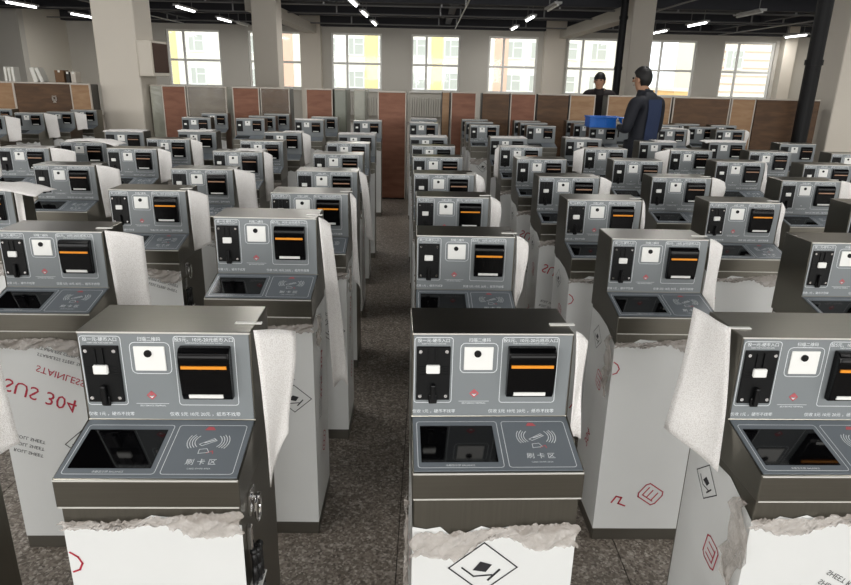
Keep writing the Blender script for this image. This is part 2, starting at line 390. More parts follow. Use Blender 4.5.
# radiators below the sills
def radiator(x0, x1, label):
    e = bpy.data.objects.new('radiator', None); COL.objects.link(e); e.location = (x0, BACK - .16, .2); tag(e, label, 'radiator')
    n = int((x1 - x0) / .09)
    me = boxm('radiator_fin', 0, .07, -.05, .05, 0, .7, M['radiator'], .015)
    for i in range(n): ob('radiator_fin', me, e, (i * .09, 0, 0))
    bm = bmesh.new()
    for z in (.06, .64): cyl(bm, (0, 0, z), (n * .09, 0, z), .02, 8)
    ob('radiator_pipe', bm_mesh('radiator_pipe', bm, M['radiator']), e)
radiator(-.75, 1.0, 'white column radiator under a sill, seen through the gap beside the reddish crates')
radiator(-3.2, -1.9, 'white column radiator under a sill, seen beyond the clear-wrapped crate')

# ================================================================== OUTSIDE
struct(ob('ground_outside', boxm('ground_outside', -60, 60, BACK + .3, 110, -7, -6.8, M['ground'])))
FY = 62.0
fb = bpy.data.objects.new('apartment_building', None); COL.objects.link(fb); fb.location = (0, FY, -6.8)
tag(fb, 'long cream building with yellow and pink bands seen through the windows', 'building')
Z = 6.8
ob('facade_wall', boxm('facade_wall', -34, 17.4, 0, 8, 0, 21, M['facade']), fb)
ob('plinth_band', boxm('plinth_band', -34, 17.4, -.1, 0, 0, 1, M['pink']), fb)
for a, b, m in ((-5.9, -4.75, 'yellow'), (.05, 1.05, 'yellow'), (5.7, 6.9, 'pink'), (-24, -22.8, 'yellow'), (-13.4, -12.4, 'pink')):
    ob('facade_band', boxm('facade_band', a, b, -.12, 0, 1, 21, M[m]), fb)
WF = bmesh.new(); bx(WF, -.72, .72, -.06, .06, 0, .09); bx(WF, -.72, .72, -.06, .06, 1.41, 1.5)
bx(WF, -.72, -.63, -.06, .06, .09, 1.41); bx(WF, .63, .72, -.06, .06, .09, 1.41); bx(WF, -.2, -.12, -.05, .05, .09, 1.41); bx(WF, -.12, .63, -.05, .05, .9, .97)
WFm = bm_mesh('far_window', WF, M['farframe']); PNm = boxm('pane', -.63, .63, -.02, .0, .09, 1.41, M['farglass'])
for k, zc in enumerate((Z - 6.2 + .9, Z - 3.3 + .9, Z + 1.72 - 1.1, Z + 4.52 - 1.1, Z + 7.3 - 1.1, Z + 10.1 - 1.1)):
    for x in (-30, -27, -21, -18, -15.6, -10.9, -9.2, -6.7, -4.0, -1.1, 1.9, 3.9, 7.5, 9.6, 12.4, 15):
        w = ob('far_window', WFm, fb, (x, -.05, zc)); ob('pane', PNm, w)
fb2 = bpy.data.objects.new('apartment_building', None); COL.objects.link(fb2); fb2.location = (20.5, 50, -6.8)
tag(fb2, 'low orange building with flat roof outside the windows', 'building')
ob('facade_wall', boxm('facade_wall', -2.6, -.3, 0, 6, 0, 7.9, M['orange']), fb2)
ob('parapet', boxm('parapet', -2.7, -.2, -.1, 6, 7.9, 8.1, M['facade']), fb2)
for z in (1.2, 4.1): w = ob('far_window', WFm, fb2, (-1.4, -.03, z)); ob('pane', PNm, w)
fb3 = bpy.data.objects.new('apartment_building', None); COL.objects.link(fb3); fb3.location = (31, 56, -6.8)
tag(fb3, 'pale building with thin horizontal courses outside the last windows', 'building')
ob('facade_wall', boxm('facade_wall', -9, 12, 0, 6, 0, 18, M['facade']), fb3)
cs = boxm('course', -9, 12, -.06, 0, 0, .1, M['pink'])
for i in range(22): ob('course', cs, fb3, (0, 0, 3.5 + i * .62))
for z in (2.4, 6.0, 9.6, 13.2):
    for x in (-6.5, -2.5, 1.5, 5.5): w = ob('far_window', WFm, fb3, (x, -.09, z)); ob('pane', PNm, w)

# ================================================================== KIOSKS
W, HT = .34, 1.12
HW = W / 2
PZ = HT - .194                     # foot of the upright panel
CE = Vector((0, -.9776, -.2108)); CN = Vector((0, -.2108, .9776))   # console slope and its normal
CL = .1637
LIP_Y, LIP_Z, SEAM = -.16, PZ - .0345, .83
def cpt(x, t, h): return Vector((x, 0, PZ)) + CE * t + CN * h
BY0, BY1, BXH = -.152, .152, .166  # body
def U(u): return -HW + W * u
def V(v): return HT - .194 * v

def parts():
    P = {}
    bm = bmesh.new(); prism(bm, [(.158, SEAM), (.158, HT), (0, HT), (0, PZ), (LIP_Y, LIP_Z), (LIP_Y, SEAM)], -HW, HW, .0025, 2)
    P['head'] = bm_mesh('head', bm, M['steel'])
    P['edge_highlight'] = [boxm('edge_highlight', -HW + .002, HW - .002, LIP_Y - .0012, LIP_Y + .001, LIP_Z - .004, LIP_Z - .0005, M['edge']),
                      boxm('edge_highlight', -HW + .003, HW - .003, LIP_Y - .0012, LIP_Y + .002, SEAM, SEAM + .003, M['edge']),
                      boxm('edge_highlight', -HW + .002, HW - .002, -.0012, .002, HT - .0035, HT - .0005, M['edge'])]  # thin pale strips draw the highlight on lip, seam and top edge
    P['front_panel'] = boxm('front_panel', -HW + .004, HW - .004, -.0025, 0, PZ + .003, HT - .004, M['panel'], .0008)
    bm = bmesh.new(); vs = []
    for x in (-HW + .004, HW - .004):
        for t in (.004, CL - .004):
            for h in (.0, .0025): vs.append(bm.verts.new(cpt(x, t, h)))
    for q in ((0, 1, 3, 2), (4, 6, 7, 5), (0, 4, 5, 1), (2, 3, 7, 6), (0, 2, 6, 4), (1, 5, 7, 3)): bm.faces.new([vs[i] for i in q])
    P['console_panel'] = bm_mesh('console_panel', bm, M['console'])
    # upright panel print
    fp = Flat(); lw = .0012
    fp.rrect(U(.018), U(.252), V(.815), V(.045), .006, lw)
    fp.rrect(U(.30), U(.53), V(.455), V(.11), .010, lw)
    fp.rrect(U(.555), U(.905), V(.815), V(.04), .006, lw)
    fp.text('投一元-硬币入口', .0092, U(.135), V(.082)); fp.text('INSERT ONE YUAN COIN HERE', .0036, U(.135), V(.118))
    fp.text('扫描二维码', .0092, U(.415), V(.075)); fp.text('SCAN CODE', .0036, U(.415), V(.108))
    fp.text('投5元、10元-20元纸币入口', .0098, U(.73), V(.078)); fp.text('INSERT BANKNOTE FACE UP INTO THE SLOT', .0036, U(.73), V(.113))
    fp.text('仅收 1元 ，硬币不找零', .0092, U(.145), V(.925))
    fp.text('仅收 5元 10元 20元 ，纸币不找零', .0098, U(.70), V(.925))
    fp.text('SELF SERVICE TERMINAL', .0048, U(.395), V(.825)); fp.line([(U(.30), V(.80)), (U(.49), V(.80))], .0008)
    fr = Flat(); cx, cy, r = U(.395), V(.705), .0085
    fr.line([(cx, cy + r), (cx + r, cy), (cx, cy - r), (cx - r, cy)], .0026, True)
    fr.poly([(cx - .005, cy + .001), (cx, cy + .006), (cx + .005, cy + .001), (cx, cy - .001)])
    fp.poly([(cx - .0045, cy - .0015), (cx, cy - .003), (cx + .0045, cy - .0015), (cx, cy - .0065)])
    P['panel_print'] = fp.build('panel_print', lambda a, b: (a, -.0029, b), M['white_ink'])
    P['red_emblem'] = fr.build('red_emblem', lambda a, b: (a, -.0029, b), M['red_ink'])
    # coin acceptor
    x0, x1, z0, z1 = U(.03), U(.238), V(.775), V(.145); cxm = (x0 + x1) / 2
    bm = bmesh.new(); bx(bm, x0, x1, -.0075, -.0025, z0, z1, .001)
    bx(bm, cxm - .0115, cxm - .0085, -.010, -.0075, z1 - .042, z1 - .006); bx(bm, cxm + .0035, cxm + .0065, -.011, -.0075, z1 - .038, z1 - .004)   # slot lips
    for k in range(4): bx(bm, x0 + .004, x1 - .004, -.0085, -.0075, z1 - .045 - k * .006, z1 - .0435 - k * .006)
    P['coin_acceptor'] = bm_mesh('coin_acceptor', bm, M['blacksoft'])
    bm = bmesh.new(); bx(bm, cxm - .0155, cxm + .0135, -.0155, -.0075, V(.445), V(.345), .002); P['coin_button'] = bm_mesh('coin_button', bm, M['whitep'])
    bm = bmesh.new(); bx(bm, cxm - .005, cxm + .005, -.020, -.0075, V(.79), V(.57), .003, 2); bx(bm, cxm - .009, cxm + .009, -.012, -.0075, V(.81), V(.70), .003, 2)
    P['return_lever'] = bm_mesh('return_lever', bm, M['black'])
    bm = bmesh.new(); cyl(bm, (0, 0, 0), (0, -.0022, 0), .0038, 10); P['screw'] = bm_mesh('screw', bm, M['chrome'])
    P['_screws'] = [(x, -.0075, z) for x in (x0 + .008, x1 - .008) for z in (z0 + .010, z1 - .010)]
    # scanner
    P['scanner'] = boxm('scanner', U(.322), U(.502), -.0055, -.0025, V(.42), V(.15), M['whitep'], .001)
    bm = bmesh.new(); cyl(bm, (U(.405), -.0055, V(.225)), (U(.405), -.0085, V(.225)), .0075, 16); cyl(bm, (U(.405), -.0085, V(.225)), (U(.405), -.0092, V(.225)), .004, 12)
    P['lens'] = bm_mesh('lens', bm, M['black'])
    # bill acceptor: bezel that bulges out, with a lip, light bar and mouth
    xa, xb = U(.59), U(.885)
    prof = [(-.0025, V(.72)), (-.016, V(.72)), (-.021, V(.66)), (-.024, V(.38)), (-.027, V(.235)), (-.025, V(.18)), (-.016, V(.135)), (-.0025, V(.135))]
    bm = bmesh.new(); prism(bm, prof, xa, xb, .003, 2); P['bill_acceptor'] = bm_mesh('bill_acceptor', bm, M['billblack'])
    bm = bmesh.new(); prism(bm, [(-.025, V(.225)), (-.029, V(.22)), (-.028, V(.2)), (-.025, V(.2))], xa + .004, xb - .004); P['bezel_lip'] = bm_mesh('bezel_lip', bm, M['black'])
    bm = bmesh.new(); prism(bm, [(-.023, V(.35)), (-.0275, V(.347)), (-.028, V(.316)), (-.024, V(.314))], xa + .006, xb - .006); P['light_bar'] = bm_mesh('light_bar', bm, M['amber'])
    P['light_bar_dim'] = P['light_bar'].copy(); P['light_bar_dim'].materials[0] = M['reddim']
    bm = bmesh.new(); prism(bm, [(-.017, V(.69)), (-.0222, V(.685)), (-.023, V(.645)), (-.018, V(.64))], xa + .015, xb - .018); P['bill_slot'] = bm_mesh('bill_slot', bm, M['whitep'])
    # console
    fc = Flat()
    def cx_(u): return -HW + W * u
    fc.rrect(cx_(.035), cx_(.535), -CL * .93, -CL * .12, .006, lw)
    fc.rrect(cx_(.565), cx_(.96), -CL * .93, -CL * .12, .006, lw)
    fc.text('余额显示屏 BALANCE', .006, cx_(.28), -CL * .895)
    ccx, ccy = cx_(.765), -CL * .40
    for s in (-1, 1):
        for k, rr in enumerate((.026, .031, .036, .041)):
            fc.line([(ccx + s * rr * math.cos(R(a)), ccy + rr * .85 * math.sin(R(a))) for a in range(-42 + 3 * k, 43 - 3 * k, 12)], .0014)
    fc.line([(ccx - .016, ccy - .008), (ccx + .010, ccy + .008), (ccx + .016, ccy + .002), (ccx - .010, ccy - .012)], .0012, True)
    fc.line([(ccx - .006, ccy - .004), (ccx + .012, ccy + .004)], .002)
    fc.line([(ccx - .012, ccy - .033), (ccx - .012, ccy - .022), (ccx + .002, ccy - .020), (ccx + .008, ccy - .030)], .0012, True)
    fc.text('刷 卡 区', .0165, ccx, -CL * .745); fc.text('CARD SWIPE AREA', .0052, ccx, -CL * .845)
    P['console_print'] = fc.build('console_print', lambda a, b: cpt(a, -b, .0029), M['white_ink'])
    fr = Flat(); rx, ry = ccx - .006, -CL * .18
    fr.poly([(rx - .010, ry - .004), (rx - .004, ry + .006), (rx + .006, ry + .005), (rx + .012, ry - .004)])
    fr.line([(ccx + .004, ccy - .032), (ccx + .014, ccy - .026), (ccx + .016, ccy - .033)], .0018)
    P['red_mark'] = fr.build('red_mark', lambda a, b: cpt(a, -b, .0029), M['red_ink'])
    bm = bmesh.new(); vs = []
    for x in (cx_(.055), cx_(.505)):
        for t in (CL * .205, CL * .84):
            for h in (.002, .0036): vs.append(bm.verts.new(cpt(x, t, h)))
    for q in ((0, 1, 3, 2), (4, 6, 7, 5), (0, 4, 5, 1), (2, 3, 7, 6), (0, 2, 6, 4), (1, 5, 7, 3)): bm.faces.new([vs[i] for i in q])
    P['display'] = bm_mesh('display', bm, M['blackgloss'])
    # body
    P['body'] = boxm('body', -BXH, BXH, BY0, BY1, .045, SEAM, M['steel_side'], .003, 2)
    P['plinth'] = boxm('plinth', -BXH - .001, BXH + .001, BY0 - .001, BY1 + .001, 0, .05, M['plinth'], .002)
    # lock hasp and cable on the right flank
    bm = bmesh.new(); bx(bm, BXH, BXH + .006, -.10, -.06, .765, .815, .001); cyl(bm, (BXH + .004, -.08, .80), (BXH + .022, -.08, .80), .008, 12)
    tube(bm, [(BXH + .016, -.08 + .02 * math.cos(t), .775 + .03 * math.sin(t)) for t in [i * .6 for i in range(12)]], .0028, 6)
    bx(bm, BXH, BXH + .012, -.125, -.112, .705, .76, .002)
    P['lock_hasp'] = bm_mesh('lock_hasp', bm, M['chrome'])
    bm = bmesh.new()
    for k in range(4):
        pts = [(BXH + .012 + .006 * (k % 2), -.125 + .010 * k + .004 * math.sin(z * 30 + k), z) for z in [.70 - i * .033 for i in range(15)]]
        tube(bm, pts, .0062, 7)
        bmesh.ops.create_uvsphere(bm, u_segments=8, v_segments=6, radius=.0085, matrix=Matrix.Translation(pts[0]))
    P['power_cable'] = bm_mesh('power_cable', bm, M['cable'], True)
    bm = bmesh.new(); bx(bm, BXH + .001, BXH + .026, -.136, -.084, 0, .004, .001); P['cable_tie'] = bm_mesh('cable_tie', bm, M['whitep'])
    return P
P = parts()

# protective film round the body (front and both flanks), its upper edge torn off below the head
def film_mesh(seed, ztop, flanks=True):
    rnd = random.Random(seed); o = .0016
    path = [(-BXH - o, BY1 - .01), (-BXH - o, .05), (-BXH - o, -.05), (-BXH - o, BY0 - o)]
    n = 12
    path += [(-BXH - o + (2 * BXH + 2 * o) * i / n, BY0 - o) for i in range(1, n + 1)]
    path += [(BXH + o, -.05), (BXH + o, .05), (BXH + o, BY1 - .01)]
    if not flanks: path = path[3:16]
    vs, fs = [], []
    for i, (x, y) in enumerate(path):
        if not flanks: i += 3
        zt = ztop + rnd.uniform(-.018, .012) if 3 <= i <= 15 else SEAM - rnd.uniform(.002, .03)
        for z in (.05, .3, .55, zt): vs.append((x, y, z))
    for i in range(len(path) - 1):
        for k in range(3): a = i * 4 + k; fs.append((a, a + 4, a + 5, a + 1))
    return mesh('protective_film', vs, fs, M['film'])
def fringe_mesh(seed, ztop, hgt):
    """crumpled torn film hanging along the top of the film"""
    rnd = random.Random(seed); n, k = 70, 9; vs, fs = [], []
    ph = [rnd.uniform(0, 6.28) for _ in range(6)]
    for i in range(n + 1):
        t = i / n; x = -BXH - .003 + (2 * BXH + .006) * t
        low = ztop - hgt * (.75 + .35 * math.sin(t * 5 + ph[0]) + .22 * math.sin(t * 13 + ph[1])) + rnd.uniform(-.004, .004)
        up = ztop + .008 + .010 * math.sin(t * 4 + ph[2]) + rnd.uniform(-.003, .003)
        for j in range(k + 1):
            s = j / k; z = up + (low - up) * s
            d = .001 + .006 * abs(math.sin(s * 3.1)) * (.6 + .6 * math.sin(t * 21 + s * 5 + ph[3])) + .003 * math.sin(t * 57 + s * 11 + ph[4]) + rnd.uniform(0, .0035)
            vs.append((x + .006 * math.sin(s * 9 + t * 17 + ph[5]), BY0 - .003 - max(0, d), z))
    for i in range(n):
        for j in range(k): a = i * (k + 1) + j; fs.append((a, a + k + 1, a + k + 2, a + 1))
    # little torn corners at both ends going round the edge
    return mesh('torn_film_fringe', vs, fs, M['crumple'], True)

# film print: mirrored lettering and marks printed on the film
def ebox(f, cx, cy, s, rot):
    c, n = math.cos(rot), math.sin(rot)
    def q(x, y): return (cx + (c * x - n * y) * s, cy + (n * x + c * y) * s)
    f.line([q(-.9, -1), q(.9, -1), q(1.15, -.6), q(1.15, .6), q(.9, 1), q(-.9, 1), q(-1.15, .6), q(-1.15, -.6)], s * .13, True)
    f.line([q(-.65, .55), q(-.65, -.55), q(.7, -.55)], s * .13); f.line([q(-.1, .5), q(-.1, -.5)], s * .13); f.line([q(.55, .55), q(.55, -.5)], s * .13)
def diamond(f, cx, cy, s):
    f.line([(cx, cy + s), (cx + s * 1.15, cy), (cx, cy - s), (cx - s * 1.15, cy)], s * .05, True)
    f.poly([(cx - s * .35, cy - s * .1), (cx - s * .1, cy + s * .25), (cx + s * .3, cy + s * .12), (cx + s * .1, cy - s * .18)])
    f.line([(cx - s * .7, cy), (cx - s * .3, cy - s * .35), (cx + s * .3, cy - s * .3)], s * .06)
    f.line([(cx + s * .2, cy - s * .5), (cx + s * .55, cy - s * .1)], s * .08)
def lines(f, cx, cy, rot, size, rows, t='STAINLESS STEEL SHEET'):
    for k in range(rows):
        f.text(t, size, cx + math.sin(rot) * k * size * 1.5, cy - math.cos(rot) * k * size * 1.5, rot, 1, -1)
def prints(kind, flanks=True):
    """every printed word or mark on the film is a flat piece of its own"""
    out = []
    FR = lambda a, z: (a, BY0 - .0024, z)
    LF = lambda a, z: (-BXH - .0026, -a, z)
    RT = lambda a, z: (BXH + .0026, a, z)
    def put(fn, what, *a, **k):
        f = Flat()
        if what == 'ebox': ebox(f, *a); out.append(f.build('red_film_mark', fn, M['filmred']))
        elif what == 'diamond': diamond(f, *a); out.append(f.build('black_film_mark', fn, M['filmblack']))
        elif what == 'lines': lines(f, *a); out.append(f.build('black_film_lettering', fn, M['filmblack']))
        elif what == 'stroke': f.line(*a); out.append(f.build('red_film_mark', fn, M['filmred']))
        else: f.text(what, a[0], a[1], a[2], a[3], 1, -1); out.append(f.build('red_film_lettering', fn, M['filmred']))
    if kind == 0:
        put(FR, 'SUS 304', .070, -.03, .605, R(-21)); put(FR, 'STAINLESS', .034, .045, .675, R(-21))
        put(FR, 'lines', .07, .752, R(-16), .016, 2); put(FR, 'diamond', .085, .42, .055); put(FR, 'lines', -.09, .44, R(-16), .018, 3, 'ROLL SHEET'); put(FR, 'ebox', .09, .19, .04, R(30))
    elif kind == 1:
        put(FR, 'ebox', .03, .20, .034, R(-35)); put(FR, 'stroke', [(-.11, .165), (-.095, .19), (-.075, .185), (-.085, .16), (-.06, .15)], .006)
        put(FR, 'stroke', [(-.163, .725), (-.15, .715), (-.143, .70), (-.15, .685), (-.162, .68)], .004)
    elif kind == 2:
        put(FR, 'diamond', -.02, .66, .062); put(FR, 'ebox', .08, .40, .035, R(20)); put(FR, 'SUS', .06, -.06, .28, R(-16))
    else:
        put(FR, 'ET', .045, -.02, .60, R(-20)); put(FR, 'lines', .06, .63, R(-30), .018, 2, 'SHEET ROLL'); put(FR, 'diamond', .10, .54, .05)
    if not flanks: return out
    put(LF, 'ebox', .03, .60, .028, R(80)); put(LF, '304', .055, -.03, .33, R(70)); put(LF, 'diamond', -.04, .74, .045)
    put(RT, 'SUS 304', .052, 0, .56, R(75)); put(RT, 'lines', -.05, .5, R(75), .016, 3); put(RT, 'ebox', .02, .28, .03, R(60)); put(RT, 'diamond', .02, .74, .04)
    return out
VAR = []
for k, (zt, h) in enumerate(((.790, .040), (.800, .034), (.752, .066), (.790, .034))):
    VAR.append((film_mesh(k + 3, zt), fringe_mesh(k + 11, zt, h), prints(k)))

def scrap_mesh(seed, pts, side):
    """a loose rag of clear film along a flank; pts = (y, z) outline spine with half width"""
    rnd = random.Random(seed); vs, fs = [], []; k = 6
    for y, z, hw in pts:
        for j in range(k + 1):
            u = -1 + 2 * j / k
            vs.append((side * (BXH + .004 + rnd.uniform(.002, .016)), y + u * hw, z + rnd.uniform(-.006, .006)))
    for i in range(len(pts) - 1):
        for j in range(k): a = i * (k + 1) + j; fs.append((a, a + 1, a + k + 2, a + k + 1))
    return mesh('torn_film_scrap', vs, fs, M['crumple'], True)
SCRAP = {'L': scrap_mesh(2, [(-.13 + .02 * math.sin(i), .815 - i * .022, .012 + .03 * math.sin(i * .31)) for i in range(11)], -1),
         'R': scrap_mesh(4, [(-.10 + .02 * math.sin(i * 1.3), .82 - i * .02, .01 + .02 * math.sin(i * .5)) for i in range(7)], 1)}
VAR.append((film_mesh(4, .80, False), VAR[1][1], prints(1, False)[2:]))
VAR.append((film_mesh(3, .79, False), VAR[0][1], prints(0, False)[2:3]))
def kiosk(x, y, s, rz, var, level, lit=True, cable=True, scrap=None):
    e = bpy.data.objects.new('payment_kiosk', None); COL.objects.link(e)
    e.location = (x, y, 0); e.rotation_euler = (0, 0, rz); e.scale = (s, s, s)
    hd = ob('head', P['head'], e); bd = ob('body', P['body'], e); ob('plinth', P['plinth'], e)
    fp = ob('front_panel', P['front_panel'], e); cp = ob('console_panel', P['console_panel'], e)
    ca = ob('coin_acceptor', P['coin_acceptor'], e); ob('coin_button', P['coin_button'], ca)
    sn = ob('scanner', P['scanner'], e); ob('lens', P['lens'], sn)
    ba = ob('bill_acceptor', P['bill_acceptor'], e); ob('light_bar', P['light_bar'] if lit else P['light_bar_dim'], ba); ob('bill_slot', P['bill_slot'], ba)
    ob('display', P['display'], e); [ob('edge_highlight', q, hd) for q in P['edge_highlight']]
    film, fringe, marks = VAR[var]
    fo = ob('protective_film', film, e)
    if level >= 1:
        for q in marks: ob(q.name.split('.')[0], q, fo)
        ob('torn_film_fringe', fringe, e)
        ob('panel_print', P['panel_print'], fp); ob('return_lever', P['return_lever'], ca); ob('bezel_lip', P['bezel_lip'], ba)
        ob('console_print', P['console_print'], cp)
    if scrap: ob('torn_film_scrap', SCRAP[scrap], e)
    if level >= 2:
        ob('red_mark', P['red_mark'], cp); ob('red_emblem', P['red_emblem'], fp)
        for q in P['_screws']: ob('screw', P['screw'], ca, q)
        if cable:
            ob('lock_hasp', P['lock_hasp'], e); pc = ob('power_cable', P['power_cable'], e)
            for z in (.62, .53, .40): ob('cable_tie', P['cable_tie'], pc, (0, 0, z))
    return e

# name: x, y, scale
KT = [
 ('A0', -0.518, 1.195, 1.01), ('A1', 0.144, 1.256, 1.0), ('A2', 0.835, 1.272, 1.0), ('Am', -1.2, 1.215, 1.0),
 ('B0', -1.231, 2.068, 1.0), ('B1', -0.551, 2.172, 1.035), ('B2', 0.133, 2.155, 0.995), ('B3', 0.801, 2.176, 0.995),
 ('B4', 1.474, 2.16, 1.0), ('C0', -1.997, 2.834, 1.0), ('C1', -1.237, 2.852, 1.005), ('C2', -0.518, 2.837, 1.01),
 ('C3', 0.115, 2.947, 0.99), ('C4', 0.793, 2.894, 1.0), ('C5', 1.461, 2.978, 0.99), ('C6', 2.088, 2.932, 1.0),
 ('D0', -2.019, 3.625, 1.0), ('D1', -1.243, 3.591, 1.0), ('D2', -0.56, 3.624, 1.0), ('D3', 0.089, 3.611, 1.0),
 ('D4', 0.778, 3.604, 1.0), ('D5', 1.429, 3.687, 1.0), ('D6', 2.148, 3.665, 1.0), ('E0', -2.721, 4.425, 1.0),
 ('E1', -2.031, 4.512, 1.0), ('E2', -1.296, 4.476, 1.0), ('E3', -0.613, 4.463, 1.0), ('E4', 0.063, 4.42, 1.0),
 ('E5', 0.763, 4.441, 1.0), ('E6', 1.422, 4.47, 1.0), ('E7', 2.144, 4.532, 1.0), ('E8', 2.713, 4.472, 1.0),
 ('F1', -2.541, 4.864, 1.0), ('F2', -2.059, 5.236, 1.0), ('F3', -1.323, 5.246, 1.0), ('F4', -0.639, 5.243, 1.0),
 ('F5', 0.036, 5.158, 1.0), ('F6', 0.732, 5.238, 1.0), ('F7', 1.401, 5.232, 1.0), ('F8', 2.089, 5.268, 1.0),
 ('F9', 2.728, 5.292, 1.0), ('F10', 3.375, 5.28, 1.0), ('G1', -2.667, 5.819, 1.0), ('G2', -2.087, 5.988, 1.0),
 ('G3', -1.335, 6.09, 1.0), ('G4', -0.655, 6.055, 1.0), ('G5', -0.0, 5.963, 1.0), ('G6', 0.726, 6.05, 1.0),
 ('G7', 1.424, 6.126, 1.0), ('G8', 2.061, 5.985, 1.0), ('G9', 2.761, 6.155, 1.0), ('G10', 3.389, 6.111, 1.0),
 ('Hm', -4.856, 7.374, 1.0), ('H0', -4.81, 8.045, 1.0), ('H1', -4.612, 8.379, 1.0), ('J0', -5.593, 8.716, 1.0),
 ('H2', -4.596, 8.925, 1.0), ('H3', -2.756, 7.916, 1.0), ('H4', -2.818, 8.805, 1.0), ('H5', -2.129, 7.957, 1.0),
 ('H6', -2.12, 8.499, 1.0), ('H7', -2.052, 9.012, 1.0), ('H8', -1.423, 7.928, 1.0), ('H9', -1.342, 8.587, 1.0),
 ('H10', -0.737, 7.988, 1.0), ('H11', -0.063, 7.858, 1.0), ('H12', -0.07, 8.642, 1.0), ('H13', 0.644, 7.749, 1.0),
 ('H14', 0.619, 8.283, 1.0), ('H15', 0.596, 8.786, 1.0), ('H16', 1.305, 7.799, 1.0), ('H17', 1.299, 8.33, 1.0),
 ('H18', 1.273, 8.717, 1.0), ('H19', 2.052, 7.873, 1.0), ('H20', 1.973, 8.373, 1.0), ('H21', 2.006, 8.984, 1.0),
 ('H22', 2.459, 8.352, 1.0), ('H23', 2.835, 7.796, 1.0), ('H24', 3.008, 8.534, 1.0), ('H25', 3.4, 8.87, 1.0),
 ('H26', 3.376, 8.295, 1.0), ('H27', 3.534, 7.852, 1.0), ('H28', 3.82, 8.709, 1.0),
]
# white foam sheets hanging from kiosks: kiosk -> (side, width, length, angle, taper, tilt)
SH = {
 'A0': (1, .10, .37, 45, .30, .012, -.45), 'A1': (1, .036, .27, 25, .05, .0, -.1), 'A2': (-1, .085, .40, 35, .22, .01, .75), 'Am': (1, .12, .36, 40, .1, .02),
 'B0': (1, .115, .31, 25, .0, .012), 'B1': (1, .045, .62, 30, .0, .035, .3), 'B2': (1, .048, .32, 20, .4, .004, -.4), 'B3': (1, .06, .31, 20, .05, .002),
 'C0': (1, .03, .22, 30, .3, 0), 'C1': (1, .085, .28, 25, .1, .006), 'C2': (1, .028, .40, 30, -.1, .012), 'C3': (1, .055, .22, 20, .3, .004), 'C4': (1, .02, .22, 20, .2, 0), 'C5': (1, .022, .24, 20, .2, 0),
 'D0': (1, .115, .30, 25, .05, .015), 'D1': (1, .11, .30, 20, .0, .02), 'D2': (1, .05, .38, 35, -.1, .045), 'D3': (1, .055, .14, 20, .3, .01), 'D4': (1, .07, .16, 15, .2, 0), 'D5': (1, .09, .16, 15, .1, .01), 'D6': (1, .12, .30, 20, -.1, 0),
 'E0': (1, .15, .20, 20, .1, .01), 'E1': (1, .085, .24, 25, .1, 0), 'E2': (1, .06, .34, 20, .05, 0), 'E7': (1, .03, .24, 20, .1, 0),
 'F2': (1, .085, .22, 20, .0, .01), 'F6': (-1, .035, .26, 20, .1, 0), 'F7': (-1, .08, .20, 15, .05, .005), 'F8': (-1, .11, .20, 15, .05, .005),
 'G3': (1, .075, .30, 20, .05, .01), 'H0': (1, .14, .30, 20, .05, .02), 'H1': (1, .13, .22, 20, .05, .01), 'Hm': (1, .14, .28, 20, .05, 0), 'H23': (1, .05, .20, 20, .1, 0), 'H27': (1, .06, .20, 20, .1, 0),
}
# sheets lying flat over the top: kiosk -> (x0, x1, overhang_front, lift)
LY = {'C0': (-.17, .30, .05, .03), 'F1': (-.12, .26, .05, .035), 'G1': (-.17, .17, .03, .012), 'G2': (-.17, .14, .02, .012), 'G3': (.0, .17, .01, .01), 'G4': (-.17, .17, .01, .008), 'G5': (-.17, .16, .015, .01),
      'G6': (-.17, .15, .015, .01), 'G7': (-.17, .06, .01, .01), 'G8': (-.04, .15, .015, .012), 'G9': (-.22, .15, .03, .012), 'H11': (-.17, .12, .01, .01), 'H12': (-.17, .16, .01, .01), 'H8': (-.17, .16, .01, .008), 'H10': (-.02, .17, .01, .01), 'E2': (-.02, .17, .01, .01), 'H23': (-.05, .12, .02, .012)}
VARK = {'A0': 4, 'Am': 4, 'C5': 1, 'A1': 2, 'A2': 3, 'B0': 0, 'B1': 3, 'B3': 1, 'C1': 5, 'H13': 2, 'B4': 1, 'B2': 1, 'C4': 1}
YAW = {'A0': 2.0, 'A1': 2.9, 'A2': 2.0}
KP = {}; KO = {}
FLAP = {'A2': ((-.222, .13, 1.14), (-.179, .035, 1.127), (-.265, .088, .856), (-.186, -.032, .815))}
